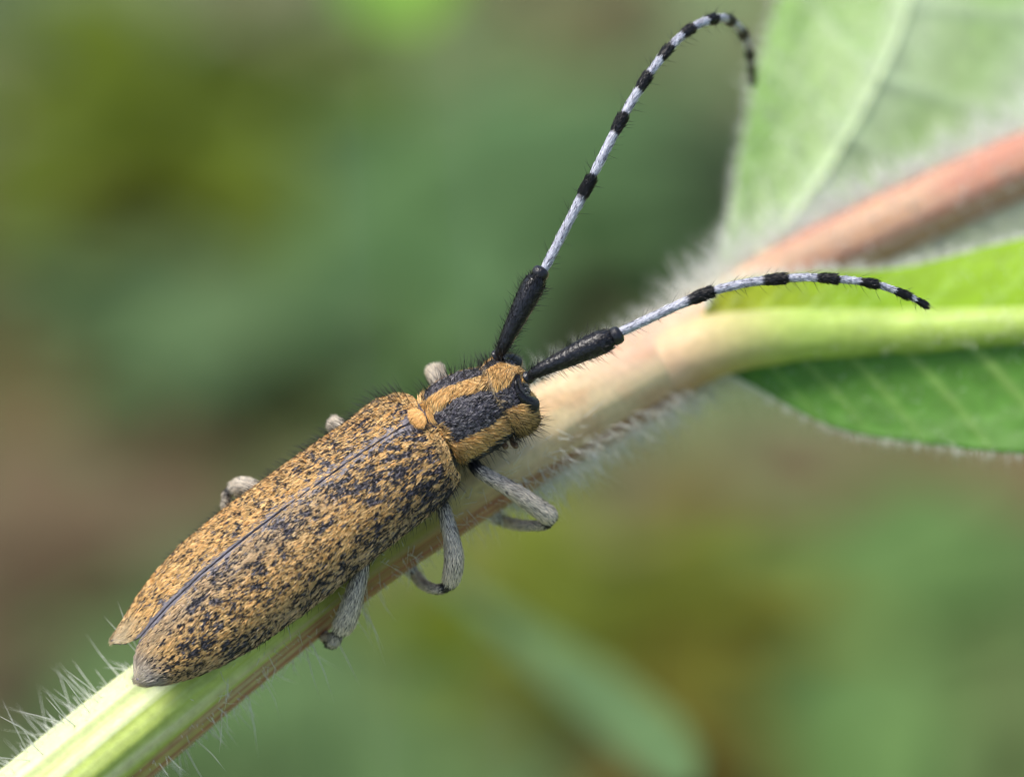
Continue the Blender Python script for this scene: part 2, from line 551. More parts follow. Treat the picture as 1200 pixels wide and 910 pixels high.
def build_leaf(mid, e1, e2, col_fn, rib_r, rib_col, rib_range=(0, 1), hair=None, label=None, root=None, root_col=None, **kw):
    G, N, C = leaf_grid(mid, e1, e2, col_fn=col_fn, **kw)
    nu, nv = G.shape[:2]
    me = mesh_np('leaf', G.reshape(-1, 3), grid_faces(nu, nv), C.reshape(-1, 3))
    o = link('leaf', me, M_leaf, plant, label=label)
    so = o.modifiers.new('thickness', 'SOLIDIFY'); so.thickness = 0.035; so.offset = 0
    c = nv // 2
    i0, i1 = int(rib_range[0] * (nu - 1)), int(rib_range[1] * (nu - 1))
    path = G[i0:i1 + 1, c]
    path = path + np.array([0, -0.02, 0])
    if root is not None:
        q = catmull(PP(list(root) + list(mid)), 900) + np.array([0, -0.02, 0])
        L = np.concatenate([[0], np.cumsum(np.linalg.norm(np.diff(q, axis=0), axis=1))])
        x = np.linspace(0, L[-1] * 0.985, 170)
        path = np.stack([np.interp(x, L, q[:, k]) for k in range(3)], -1)
    rr = rib_r(np.linspace(0, 1, len(path)))
    V, F, _ = tube(path, rr, 28, wob=0.12)
    Cc = np.broadcast_to(rib_col, V.shape) * (0.85 + 0.3 * fbm(V * np.array([2, 8, 8]), 4)[:, None])
    if root_col is not None:
        kq = np.append(np.repeat(np.linspace(0, 1, len(path)), 28), [0, 1])
        kq = smooth(0.09, 0.28, kq)[:, None]
        low = np.zeros((len(V), 1))
        low[:-2, 0] = smooth(-0.25, -0.9, ((V[:-2] - np.repeat(path, 28, 0)) / np.repeat(rr, 28)[:, None])[:, 2])
        rc = root_col * (1 - 0.7 * low) + lin(168, 122, 82) * 0.7 * low
        Cc = rc * (1 - kq) + Cc * kq
    link('midrib', mesh_np('midrib', V, F, Cc), M_stem, o)
    if hair:
        parts = []
        for (m, u0, u1, v0, v1, l0, l1, sgn, wd) in hair:
            iu = (u0 + (u1 - u0) * rng.random(m)) * (nu - 1)
            iv = (v0 + (v1 - v0) * rng.random(m)) * 0.5 * (nv - 1) + 0.5 * (nv - 1)
            i, j = np.clip(iu.astype(int), 0, nu - 2), np.clip(iv.astype(int), 0, nv - 1)
            fu = (iu - i)[:, None]
            p = G[i, j] * (1 - fu) + G[i + 1, j] * fu
            d = unit(N[i, j] * sgn + rng.normal(size=(m, 3)) * 0.35)
            # rim hairs point outward from the blade
            out = unit(G[i, j] - G[i, c])
            far = (np.abs(j - c) / c > 0.96)[:, None]
            d = np.where(far, unit(out + rng.normal(size=(m, 3)) * 0.35), d)
            L = l0 + (l1 - l0) * rng.random(m)
            parts.append(spikes(p, d, L, np.full(m, wd), np.broadcast_to(lin(249, 251, 242), (m, 3)) * 1.0, rng.normal(size=(m, 3)) * 0.25))
        V, F, C = merge(parts)
        link('leaf_hair', mesh_np('leaf_hair', V, F, C), M_white_hair, o, kind='stuff')
    return o

def colA(u, v, vein, net):
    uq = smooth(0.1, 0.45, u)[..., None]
    up = lin(192, 198, 64) * (1 - uq) + lin(150, 188, 38) * uq; lo = lin(98, 152, 56)  # lime upper, darker lower half: glow and shade put into the colour
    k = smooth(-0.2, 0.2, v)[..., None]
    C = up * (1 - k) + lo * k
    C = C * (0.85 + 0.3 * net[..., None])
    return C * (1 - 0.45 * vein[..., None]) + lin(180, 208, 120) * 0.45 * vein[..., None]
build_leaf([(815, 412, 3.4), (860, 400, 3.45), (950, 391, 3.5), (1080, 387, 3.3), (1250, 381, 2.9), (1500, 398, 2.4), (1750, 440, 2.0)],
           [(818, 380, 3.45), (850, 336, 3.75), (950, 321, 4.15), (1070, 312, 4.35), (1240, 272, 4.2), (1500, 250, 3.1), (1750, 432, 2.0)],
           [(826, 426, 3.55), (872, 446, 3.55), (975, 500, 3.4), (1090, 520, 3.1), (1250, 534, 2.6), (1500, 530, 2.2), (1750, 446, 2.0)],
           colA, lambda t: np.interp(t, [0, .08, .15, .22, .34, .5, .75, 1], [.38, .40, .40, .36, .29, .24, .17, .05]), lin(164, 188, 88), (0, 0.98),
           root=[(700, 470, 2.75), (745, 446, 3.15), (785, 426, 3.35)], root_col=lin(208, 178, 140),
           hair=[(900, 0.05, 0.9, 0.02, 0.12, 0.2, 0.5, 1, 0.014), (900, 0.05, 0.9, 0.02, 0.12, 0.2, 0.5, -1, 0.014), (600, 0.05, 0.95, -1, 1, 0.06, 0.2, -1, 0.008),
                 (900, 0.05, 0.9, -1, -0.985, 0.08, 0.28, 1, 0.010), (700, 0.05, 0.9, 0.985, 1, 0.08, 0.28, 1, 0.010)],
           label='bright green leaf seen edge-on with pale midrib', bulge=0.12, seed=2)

def colB(u, v, vein, net):
    big = fbm(np.stack([u * 6, v * 2.5, 0 * u], -1), 14, 2)[..., None]
    C = lin(134, 180, 84) * (1 - big) + lin(184, 208, 148) * big
    C = C * (0.85 + 0.3 * net[..., None])
    down = (smooth(0.22, 0.62, v) * (0.7 + 0.3 * net))[..., None]      # white felt where the blade meets the stem
    C = C * (1 - 0.9 * down) + lin(236, 240, 232) * 0.9 * down
    mb = np.exp(-(v / 0.16) ** 2)[..., None] * 0.55
    C = C * (1 - mb) + lin(206, 218, 194) * mb
    pale = lin(196, 214, 178)
    return C * (1 - 0.6 * vein[..., None]) + pale * 0.6 * vein[..., None]
build_leaf([(846, 352, 5.0), (905, 285, 6.2), (975, 190, 6.9), (1045, 60, 7.5), (1110, -120, 8.8), (1230, -330, 11)],
           [(836, 338, 5.1), (858, 255, 6.5), (877, 150, 7.2), (905, 40, 7.9), (985, -130, 9.2), (1230, -332, 11)],
           [(862, 356, 5.3), (985, 338, 6.4), (1160, 322, 6.8), (1340, 250, 7.2), (1440, -20, 8.2), (1232, -328, 11)],
           colB, lambda t: 0.06 * (1 - t) + 0.02, lin(186, 206, 160), (0.02, 0.97),
           hair=[(1600, 0.02, 0.7, -1, 1, 0.1, 0.35, -1, 0.013), (300, 0.02, 0.7, -1, -0.985, 0.05, 0.18, 1, 0.011), (900, 0.02, 0.7, -1, 1, 0.1, 0.35, 1, 0.013)],
           label='broad pale green leaf rising behind the pink stem', bulge=0.12, vein_amp=0.06, nveins=9, teeth=(46, 0.05), seed=5)

# ------------------------------------------------------------------ the beetle
PHI = math.radians(38)                            # roll: its back leans up and away from the stem
CAMV = np.array([0, -1.0, 0])
def beetle_frame(F):
    F = unit(np.asarray(F, float))
    Pv = np.stack([F[..., 2], 0 * F[..., 0], -F[..., 0]], -1)
    N = math.cos(PHI) * CAMV - math.sin(PHI) * Pv
    R = math.cos(PHI) * Pv + math.sin(PHI) * CAMV
    return F, R, N
FB, RB, NB = beetle_frame(np.array([0.80, 0, 0.60]))
OB = P(509, 510, 0)
def BF(f, r, d):
    return OB + np.asarray(f)[..., None] * FB + np.asarray(r)[..., None] * RB + np.asarray(d)[..., None] * NB

beetle = thing('longhorn_beetle', 'golden and black speckled longhorn beetle with banded antennae clinging to the hairy stem', 'beetle', P(420, 640, 0.3))

ORANGE = lin(224, 173, 98); ORANGE2 = lin(243, 208, 144); BLACK = lin(26, 25, 30); GREY = lin(184, 173, 158); SLATE = lin(92, 90, 104); CREAM = lin(218, 196, 156)
LE = 4.47
U_K = np.array([0, .02, .06, .12, .25, .40, .55, .70, .80, .88, .94, 1.0])
A_K = np.array([.66, .735, .785, .80, .81, .83, .845, .82, .755, .655, .545, .44])
B_K = np.array([.36, .43, .50, .54, .585, .60, .60, .55, .47, .37, .27, .16])
A_K = np.array(A_K)
def kf(x, K):
    """smooth interpolation"""
    xs = np.linspace(0, 1, 801)
    ys = np.interp(xs, U_K, K)
    k = np.hanning(25); k /= k.sum()
    yp = np.pad(ys, 12, mode='edge')
    ys = np.convolve(yp, k, 'valid')
    return np.interp(x, xs, ys)

def elytron_surface(u, v, sgn):
    """u base..tip, v suture..margin, sgn +1 right, -1 left"""
    u = np.asarray(u, float); v = np.asarray(v, float)
    a = kf(u, A_K); b = kf(u, B_K)
    t = np.clip((u - 0.915) / 0.085, 0, 1)
    wdt = np.sqrt(np.clip(1 - t ** 2.0, 0, 1))
    th0, th1 = math.radians(0.15), math.radians(102)
    # near the base the front edge rounds off at the shoulder
    tb = np.clip(1 - u / 0.035, 0, 1)
    thc = math.radians(46)
    lo = thc + (th0 - thc) * wdt
    hi = thc + (th1 - thc) * wdt
    th = lo + (hi - lo) * v
    p = 2.35
    cs, sn = np.cos(th), np.sin(th)
    r = a * np.abs(sn) ** (2 / p) * np.sign(sn)
    d = b * np.abs(cs) ** (2 / p) * np.sign(cs)
    # slight sutural gap and the sunken suture line
    d = d - 0.012 * np.exp(-(r / 0.010) ** 2) * (1 - t)
    # shoulder bump
    d = d + 0.045 * np.exp(-((u - 0.07) / 0.045) ** 2 - ((th - 1.05) / 0.35) ** 2)
    # the shoulder corner is set back a little
    f = -LE * u - 0.10 * smooth(0.55, 1.5, th) * (1 - u) ** 8 + 0.07 * (1 - u) ** 20
    droop = 0.0 * u
    return BF(f, sgn * r, d + droop), th

def normals_num(fn, u, v, sgn, e=2e-3):
    p, th = fn(u, v, sgn)
    pu = fn(np.clip(u + e, 0, 1), v, sgn)[0] - fn(np.clip(u - e, 0, 1), v, sgn)[0]
    pv = fn(u, np.clip(v + e, 0, 1), sgn)[0] - fn(u, np.clip(v - e, 0, 1), sgn)[0]
    n = unit(np.cross(pu, pv)) * sgn
    c = (OB - 2 * FB)
    flip = np.sign(np.sum(n * (p - (OB + np.sum((p - OB) * FB, -1, keepdims=True) * FB - 0.2 * NB)), -1, keepdims=True))
    n = n * np.where(flip == 0, 1, flip)
    return p, n, unit(pu), unit(pv), th

SCUT = np.array([P(492, 488.5)[0], -0.385, P(492, 488.5)[2]])
def pit_field(x, y, cell, seed):
    """0 at a pit centre .. 1 away from it (jittered lattice)"""
    gx, gy = x / cell, y / cell
    ix, iy = np.floor(gx).astype(int), np.floor(gy).astype(int)
    best = np.full(x.shape, 9.0)
    for dx in (-1, 0, 1):
        for dy in (-1, 0, 1):
            cx, cy = ix + dx, iy + dy
            h = ((cx * 73856093) ^ (cy * 19349663) ^ (seed * 83492791))
            j1 = _tab[(h ^ (h >> 11)) & 4095]; j2 = _tab[(h * 7 + 13 ^ (h >> 7)) & 4095]
            ex, ey = cx + 0.5 + 0.6 * (j1 - 0.5), cy + 0.5 + 0.6 * (j2 - 0.5)
            best = np.minimum(best, np.hypot(gx - ex, gy - ey))
    return best

def orange_cover(p, u, th, sgn):
    """0..1: how far golden hair covers the wing case here"""
    f = (p - OB) @ FB
    arc = th * 0.72 * sgn
    z = 0 * f
    big = fbm(np.stack([f * 1.9, arc * 3.2, z], -1), 21 + (sgn > 0), 2)
    mid = vnoise(np.stack([f * 7.0, arc * 11.0, z], -1), 31 + (sgn > 0))
    small = vnoise(np.stack([f * 14.5, arc * 24.0 + f * 1.5, z], -1), 37 + (sgn > 0))
    tiny = vnoise(np.stack([f * 25, arc * 38.0, z], -1), 41 + (sgn > 0))
    c = 0.15 * big + 0.17 * mid + 0.33 * small + 0.35 * tiny
    # shoulders of the near wing case are barer, and so is a band beside the suture
    c = c - (0.065 * np.exp(-((u - 0.06) / 0.11) ** 2) * (1 if sgn > 0 else 0.35))
    band = np.exp(-((th - 0.33) / 0.22) ** 2) * smooth(0.06, 0.2, u) * (1 - smooth(0.70, 0.92, u)) * (1 if sgn > 0 else 0.3)
    c = c - 0.075 * band * smooth(0.3, 0.62, vnoise(np.stack([f * 3.4, arc * 4, z], -1), 3))
    c = c + (0.03 if sgn < 0 else 0.0)
    c = c - 0.012 * smooth(1.15, 1.6, th)
    return c

def make_elytron(sgn, label):
    nu, nv = 560, 230
    u, v = np.meshgrid(np.linspace(0, 1, nu), np.linspace(0, 1, nv), indexing='ij')
    p, n, tu, tv, th = normals_num(elytron_surface, u, v, sgn)
    f = (p - OB) @ FB
    arc = th * 0.72
    pit = pit_field(f + 10, arc + 0.02 * np.sin(f * 9), 0.046, 5 + int(sgn))
    depth = 0.034 * np.exp(-(pit / 0.33) ** 2) * (1 - 0.6 * smooth(0.35, 0.9, u)) * smooth(0.06, 0.12, th)
    grain = (fbm(p * 14, 8, 2) - 0.5) * 0.012
    V = p + n * (grain - depth)[..., None]
    sl = np.exp(-(th / 0.05) ** 2)[..., None]
    C = lin(106, 100, 104) * (0.75 + 0.5 * fbm(p * 5, 2))[..., None]
    rimc = np.exp(-(u / 0.010) ** 2)[..., None]
    C = C * (1 - rimc) + lin(196, 156, 96) * rimc
    C = C * (1 - 0.55 * sl) + lin(104, 100, 110) * 0.55 * sl
    fc = grid_faces(nu, nv)
    if np.sum(np.cross(tu[200, 100], tv[200, 100]) * n[200, 100]) < 0:
        pass
    else:
        fc = fc[:, ::-1]
    # grid_faces winds (v then u): make the outer side the front
    me = mesh_np('elytron', V.reshape(-1, 3), fc, C.reshape(-1, 3))
    o = link('elytron', me, M_cuticle, beetle, label=label)
    so = o.modifiers.new('thickness', 'SOLIDIFY'); so.thickness = 0.03; so.offset = -1
    # ---- tomentum: combed golden hairs, black dashes of hair, bare punctured patches
    parts = []
    nt_ = 62000
    uu, vv = rng.random(nt_), rng.random(nt_)
    p, n, tu, tv, th = normals_num(elytron_surface, uu, vv, sgn)
    f = (p - OB) @ FB
    arc = th * 0.72
    z = 0 * f
    cov = orange_cover(p, uu, th, sgn)
    apex = smooth(0.87, 0.98, uu + 0.05 * (vnoise(p * 6, 4) - 0.5))
    sut = th < math.radians(0.45) + math.radians(2.0) * smooth(0.40, 0.9, uu) * (0.5 + 1.0 * vnoise(p * 9, 3))
    pf = pit_field(f + 10, arc + 0.02 * np.sin(f * 9), 0.046, 5 + int(sgn))
    openp = (pf > 0.33 * (1 - smooth(0.25, 0.6, uu)))             # towards the base hair grows only between the punctures
    scut = np.linalg.norm(p - SCUT, axis=-1) < 0.19
    gold = (cov + rng.normal(size=nt_) * 0.035 + 0.10 * apex > 0.444) & ~sut & ~scut
    flow = 0.55 * (fbm(np.stack([f * 3.0, arc * 4.0, z], -1), 51, 2) - 0.5)
    streak = vnoise(np.stack([f * 7, arc * 55, z], -1), 61)
    def comb(idx, colour, length, width, lift, jit=0.10, raise_=0.0, fl=None):
        m = len(idx)
        fl_ = flow[idx] if fl is None else fl
        d = tu[idx] + tv[idx] * fl_[:, None] + n[idx] * (lift * (0.5 + rng.random((m, 1)))) + rng.normal(size=(m, 3)) * jit
        d = unit(d)
        L = length * (0.6 + 0.7 * rng.random(m))
        Nn = unit(n[idx] + tv[idx] * rng.normal(size=(m, 1)) * 0.6)
        parts.append(ribbons(p[idx] - n[idx] * (0.003 - raise_), d, Nn, L, width * (0.7 + 0.6 * rng.random(m)), colour, droop=0.3))
    gi = np.where(gold & openp)[0]
    mixc = rng.random((len(gi), 1))
    g2 = (ORANGE * (1 - mixc) + ORANGE2 * mixc) * (0.6 + 0.65 * streak[gi][:, None]) * (0.72 + 0.45 * rng.random((len(gi), 1)))
    side = smooth(1.15, 1.65, th[gi])[:, None] * 0.45
    sb = np.exp(-((th[gi] - 0.2) / 0.25) ** 2)[:, None] * smooth(0.15, 0.45, uu[gi])[:, None] * 0.5 * (sgn > 0)
    kk = np.maximum(np.maximum(apex[gi][:, None], side), sb)
    g2 = g2 * (1 - kk) + (CREAM if sgn < 0 else GREY) * (0.55 + 0.6 * streak[gi][:, None]) * kk
    comb(gi, g2, 0.066, 0.0090, 0.18)
    di = np.where(~gold & ~sut & openp)[0]
    di = di[rng.random(len(di)) < 0.30]
    mm = rng.random(len(di))
    dc = np.where((mm < 0.4)[:, None], lin(120, 114, 122)[None] * 0.8, BLACK[None])
    comb(di, dc, 0.055, 0.008, 0.2)
    si = np.where(sut)[0]
    comb(si, np.broadcast_to(lin(146, 142, 146), (len(si), 3)) * (0.5 + 0.5 * uu[si][:, None]) * (0.6 + 0.6 * rng.random((len(si), 1))), 0.06, 0.008, 0.05, 0.05, fl=np.zeros(len(si)))
    # black dashes: little tufts of dark hair lying over the gold
    nd = 4700 if sgn > 0 else 3500
    uu, vv = rng.random(nd), rng.random(nd)
    p, n, tu, tv, th = normals_num(elytron_surface, uu, vv, sgn)
    f = (p - OB) @ FB; arc = th * 0.72; z = 0 * f
    keep = orange_cover(p, uu, th, sgn) < 0.50 + 0.10 * vnoise(np.stack([f * 2, arc * 3, z], -1), 71)
    keep &= (th > 0.05) & (uu < 0.90 + 0.06 * rng.random(nd))
    flow0 = 0.55 * (fbm(np.stack([f * 3.0, arc * 4.0, z], -1), 51, 2) - 0.5)
    p, n, tu, tv, flow0, uu = p[keep], n[keep], tu[keep], tv[keep], flow0[keep], uu[keep]
    k = 2
    m = len(p)
    p, n, tu, tv, flow, uu = [np.repeat(x, k, 0) for x in (p, n, tu, tv, flow0, uu)]
    p = p + tv * rng.normal(size=(m * k, 1)) * 0.007 + tu * rng.normal(size=(m * k, 1)) * 0.012
    comb(np.arange(m * k), np.broadcast_to(BLACK, (m * k, 3)) * (0.5 + 0.9 * rng.random((m * k, 1))), 0.040, 0.0090, 0.16, 0.06, 0.010)
    # golden rim along the front edge
    nr = 1500
    uu, vv = rng.random(nr) * 0.022, 0.06 + 0.9 * rng.random(nr)
    p, n, tu, tv, th = normals_num(elytron_surface, uu, vv, sgn)
    flow = rng.normal(size=nr) * 0.9
    comb(np.arange(nr), ORANGE2 * (0.65 + 0.4 * rng.random((nr, 1))), 0.05, 0.008, 0.4, 0.3)
    # pale fringe along the outer margin and around the tip
    nf = 3200
    uu = rng.random(nf); vv = 0.985 + 0.015 * rng.random(nf)
    tip = rng.random(nf) < 0.25
    uu = np.where(tip, 0.97 + 0.03 * rng.random(nf), uu); vv = np.where(tip, rng.random(nf), vv)
    p, n, tu, tv, th = normals_num(elytron_surface, uu, vv, sgn)
    d = unit(tu + tv * 0.35 + n * 0.15 + rng.normal(size=p.shape) * 0.12)
    parts.append(ribbons(p - n * 0.004, d, unit(n + tv * 0.6), 0.055 + 0.05 * rng.random(nf), np.full(nf, 0.009), np.broadcast_to(lin(206, 192, 164), (nf, 3)) * (0.8 + 0.2 * rng.random((nf, 1))), 0.1))
    V, F, C = merge(parts)
    link('tomentum', mesh_np('tomentum', V, F, C, False), M_hair, o, kind='stuff', label='short golden and black hair lying on the wing case')
    # erect black bristles, longest near the shoulders
    nb = 900
    uu = 0.01 + rng.random(nb) ** 1.25 * 0.75; vv = rng.random(nb)
    p, n, tu, tv, th = normals_num(elytron_surface, uu, vv, sgn)
    L = (0.26 - 0.20 * np.sqrt(uu)) * (0.6 + 0.6 * rng.random(nb))
    d = unit(n + tu * 0.35 + rng.normal(size=p.shape) * 0.12)
    V, F, C = spikes(p, d, L, np.full(nb, 0.0056), np.broadcast_to(lin(30, 32, 30), (nb, 3)), tu * 0.4)
    link('bristle_coat', mesh_np('bristle_coat', V, F, C), M_bristle, o, kind='stuff')
    return o
make_elytron(1, 'wing case turned to the viewer, golden tomentum speckled black')
make_elytron(-1, 'narrower far wing case, more evenly golden')

# ---- body: abdomen, pronotum and head in one continuous skin
def px_f(f):           # point on the elytral axis
    return OB + f * FB
ST = [  # centre, half width, dorsal height, ventral depth
    (px_f(-4.20), .18, .06, .10), (px_f(-3.95), .40, .14, .22), (px_f(-3.2), .62, .34, .34), (px_f(-2.0), .70, .46, .40), (px_f(-0.8), .68, .44, .44),
    (px_f(-0.15), .50, .34, .44), (P(514, 505, 0), .45, .415, .45), (P(521, 501, 0), .485, .475, .48), (P(538, 491.5, 0), .52, .50, .50), (P(558, 481.5, 0), .51, .495, .49),
    (P(576, 473, 0), .465, .45, .46), (P(582.5, 469.5, 0), .435, .425, .46), (P(588, 467, 0), .45, .44, .50), (P(597, 463, 0), .465, .445, .53),
    (P(605, 459.5, 0), .455, .43, .49), (P(611.5, 456.5, 0), .42, .385, .42), (P(616.5, 454.5, 0), .34, .30, .33), (P(619, 453.5, 0), .18, .15, .17)]
SC = np.array([s[0] for s in ST]); SA = np.array([[s[1], s[2], s[3]] for s in ST])
I_PRO = (6, 11); I_HEAD = (11, 17)
def body_surface(t, th):
    """t station index (float), th angle from the dorsal line, + to the right"""
    t = np.asarray(t, float)
    sh = t.shape
    c = catmull(SC, 0, t.ravel()); q = np.maximum(catmull(SA, 0, t.ravel()), 0.01)
    e = 0.02
    t2 = np.clip(t.ravel(), e, len(SC) - 1 - e)
    F = unit(smoothF(t2))
    F_, R, N = beetle_frame(F)
    th = th.ravel()
    cs, sn = np.cos(th), np.sin(th)
    h = np.where(cs > 0, q[:, 1], q[:, 2])
    return (c + (sn * q[:, 0])[:, None] * R + (cs * h)[:, None] * N).reshape(sh + (3,))
_ft = np.linspace(0, len(SC) - 1, 400)
_fd = np.gradient(catmull(SC, 0, _ft), axis=0)
_fd = unit(_fd)
_k = np.hanning(61); _k /= _k.sum()
_fd = np.stack([np.convolve(np.pad(_fd[:, i], 30, mode='edge'), _k, 'valid') for i in range(3)], -1)
def smoothF(t):
    return np.stack([np.interp(t, _ft, _fd[:, i]) for i in range(3)], -1)

def body_sample(t, th, e=0.02):
    p = body_surface(t, th)
    pu = body_surface(np.clip(t + e, 0, len(SC) - 1), th) - body_surface(np.clip(t - e, 0, len(SC) - 1), th)
    pv = body_surface(t, th + e) - body_surface(t, th - e)
    n = unit(np.cross(pv, pu))
    c = catmull(SC, 0, t)
    s = np.sign(np.sum(n * (p - c), -1, keepdims=True))
    return p, n * s, unit(pu), unit(pv)

def body_pattern(t, th):
    """1 = golden hair, 0 = dark, for pronotum and head"""
    deg = np.degrees(th)
    g = np.zeros_like(t)
    wob = 5 * (vnoise(np.stack([t * 1.7, th * 3, 0 * t], -1), 2) - 0.5)
    pro = t < I_PRO[1]
    med = np.abs(deg + wob) < 12.0 + 2.5 * np.sin(t * 2)
    lat = (np.abs(deg) > 63 + wob) & (np.abs(deg) < 92 + wob * 2)
    g = np.where(pro & (med | lat), 1, g)
    rim = (t < I_PRO[0] + 0.22) & (np.abs(deg) < 120)
    g = np.where(rim, 1, g)
    hd = ~pro
    medh = np.abs(deg + wob) < 24
    lath = (np.abs(deg) > 56 + wob) & (np.abs(deg) < 125)
    g = np.where(hd & (medh | lath), 1, g)
    g = np.where((np.abs(t - 11.0) < 0.16) & (vnoise(np.stack([t * 9, th * 30, 0 * t], -1), 8) > 0.56), 1, g)
    return g

_gt, _gth = np.meshgrid(np.linspace(10, len(SC) - 1.02, 160), np.radians(np.linspace(-150, 150, 301)), indexing='ij')
_gp, _gn, _, _ = body_sample(_gt.ravel(), _gth.ravel())
def on_body(px, py):
    """(t, th, point, normal) of the body surface that faces the viewer at this pixel"""
    s_ = (D + _gp[:, 1]) / D
    X = _gp[:, 0] / s_ * 100 + 600; Y = 455 - _gp[:, 2] / s_ * 100
    c = np.hypot(X - px, Y - py) + np.where(_gn[:, 1] > -0.02, 500, 0)
    i = int(np.argmin(c))
    return _gt.ravel()[i], _gth.ravel()[i], _gp[i], _gn[i]
EYE_PX = [(611, 437), (605.5, 445), (607, 456), (613, 465), (620, 471), (624, 475), (626, 478)]
SOCK_R = on_body(618, 443)
def _eye(sgn):
    out = []
    for q in EYE_PX:
        t, th, p, n = on_body(*q)
        pp, nn, _, _ = body_sample(np.array([t]), np.array([sgn * th]))
        out.append(pp[0] - nn[0] * 0.018)
    return np.array(out)
EYE_PATH = {1: _eye(1), -1: _eye(-1)}
EYE_ALL = np.vstack([catmull(EYE_PATH[1], 30), catmull(EYE_PATH[-1], 30)])
def make_body():
    nt_, nv = 520, 220
    tt = np.concatenate([np.linspace(0, 6, 100, endpoint=False), np.linspace(6, len(SC) - 1, nt_ - 100)])
    t, th = np.meshgrid(tt, np.linspace(-np.pi, np.pi, nv, endpoint=False), indexing='ij')
    p, n, _, _ = body_sample(t.ravel(), th.ravel())
    pit = fbm(p * 24, 6, 2)
    cell = pit_field(p @ np.array([.8, 0, .6]) + 20 + 0 * th.ravel(), th.ravel() * 0.5 + 5, 0.036, 3)
    V = p - n * (0.014 * np.exp(-(cell / 0.32) ** 2) + 0.012 * (pit - 0.5))[:, None]
    C = np.broadcast_to(lin(74, 70, 78), V.shape) * (0.7 + 0.6 * pit)[:, None]
    k = len(V)
    F = [grid_faces(nt_, nv, True)]
    V = np.vstack([V, SC[:1], SC[-1:] + 0.01 * FB]); C = np.vstack([C, C[:1], C[-1:]])
    j = np.arange(nv)
    F += [np.stack([(j + 1) % nv, j, np.full(nv, k)], -1), np.stack([(nt_ - 1) * nv + j, (nt_ - 1) * nv + (j + 1) % nv, np.full(nv, k + 1)], -1)]
    o = link('body', mesh_np('body', V, F, C), M_cuticle, beetle, label='head, pronotum and abdomen, striped golden and black')
    for nm, (t0, t1), m in (('pronotum_hair', (6.0, 10.95), 6200), ('head_hair', (11.0, 16.9), 5200)):
        parts = []
        # area-weighted stations
        t = t0 + (t1 - t0) * rng.random(m * 2)
        ln = np.linalg.norm(body_surface(np.clip(t + .05, 0, len(SC) - 1), 0 * t) - body_surface(t - .05, 0 * t), axis=-1)
        ok = rng.random(m * 2) < ln / ln.max()
        t = t[ok][:m]
        mm = len(t)
        th = (rng.random(mm) * 2 - 1) * math.radians(150)
        p, n, tu, tv = body_sample(t, th)
        if nm == 'head_hair':      # eyes and sockets are bare
            de = np.min(np.linalg.norm(p[:, None] - EYE_ALL[None], axis=-1), 1)
            soc = body_sample(np.array([SOCK_R[0], SOCK_R[0]]), np.array([SOCK_R[1], -SOCK_R[1]]))[0]
            ds = np.min(np.linalg.norm(p[:, None] - soc[None], axis=-1), 1)
            okk = (de > 0.075) & (ds > 0.11)
            t, th, p, n, tu, tv = t[okk], th[okk], p[okk], n[okk], tu[okk], tv[okk]
        g = body_pattern(t, th) > 0.5
        hd = nm == 'head_hair'
        def tuft(idx, colour, length, width, lift, k, sw, spread=0.016):
            q = len(idx)
            r_ = lambda x: np.repeat(x[idx], k, 0)
            off = rng.normal(size=(q * k, 2)) * spread
            b0 = r_(p) + r_(tu) * off[:, :1] + r_(tv) * off[:, 1:] - r_(n) * 0.004
            s = np.repeat(sw, k)[:, None]
            d = unit(r_(tu) * np.cos(s) + r_(tv) * np.sin(s) + r_(n) * lift + rng.normal(size=b0.shape) * 0.15)
            L = length * (0.6 + 0.7 * rng.random(q * k))
            cc = np.repeat(colour, k, 0) * (0.45 + 0.8 * rng.random((q * k, 1)))
            parts.append(ribbons(b0, d, unit(r_(n) + r_(tv) * rng.normal(size=(q * k, 1)) * 0.6), L, width * (0.7 + 0.6 * rng.random(q * k)), cc, 0.3))
        gi = np.where(g)[0]
        # golden hair is combed towards the stripe's middle line
        sw = np.where(np.abs(th[gi]) < 0.5, -th[gi] * 3.0, np.sign(th[gi]) * 0.5) + 1.3 * (vnoise(p[gi] * 3.0, 12) - 0.5)
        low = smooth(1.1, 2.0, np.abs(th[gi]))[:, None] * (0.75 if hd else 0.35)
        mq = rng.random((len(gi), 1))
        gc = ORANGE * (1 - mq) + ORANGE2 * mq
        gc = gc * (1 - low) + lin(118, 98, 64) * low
        cl = np.exp(-((t[gi] - 11.0) / 0.22) ** 2)[:, None] * 0.8
        gc = gc * (1 - cl) + lin(196, 178, 146) * cl
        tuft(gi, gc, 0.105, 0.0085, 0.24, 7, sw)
        di = np.where(~g)[0]
        pick = rng.random(len(di))
        dc = np.where((pick < 0.45)[:, None], lin(146, 141, 142)[None], BLACK[None] * 1.0)
        di = di[rng.random(len(di)) < 0.75]; pick = rng.random(len(di))
        dc = np.where((pick < 0.36)[:, None], lin(150, 146, 148)[None], BLACK[None] * 0.8)
        tuft(di, dc, 0.050, 0.007, 0.25, 2, 0.8 * (rng.random(len(di)) - 0.5), 0.014)
        V, F, C = merge(parts)
        link(nm, mesh_np(nm, V, F, C, False), M_hair, o, kind='stuff')
    # erect black bristles on pronotum and head
    m = 1100
    t = 6.3 + 9.2 * rng.random(m); th = (rng.random(m) * 2 - 1) * math.radians(140)
    p, n, tu, tv = body_sample(t, th)
    d = unit(n + tu * 0.25 + rng.normal(size=p.shape) * 0.22)
    V, F, C = spikes(p, d, 0.10 + 0.16 * rng.random(m), np.full(m, 0.0056), np.broadcast_to(lin(26, 28, 26), (m, 3)), rng.normal(size=p.shape) * 0.2)
    link('bristle_coat', mesh_np('bristle_coat', V, F, C), M_bristle, o, kind='stuff')
    # pale collar hairs between pronotum and head
    return o
make_body()

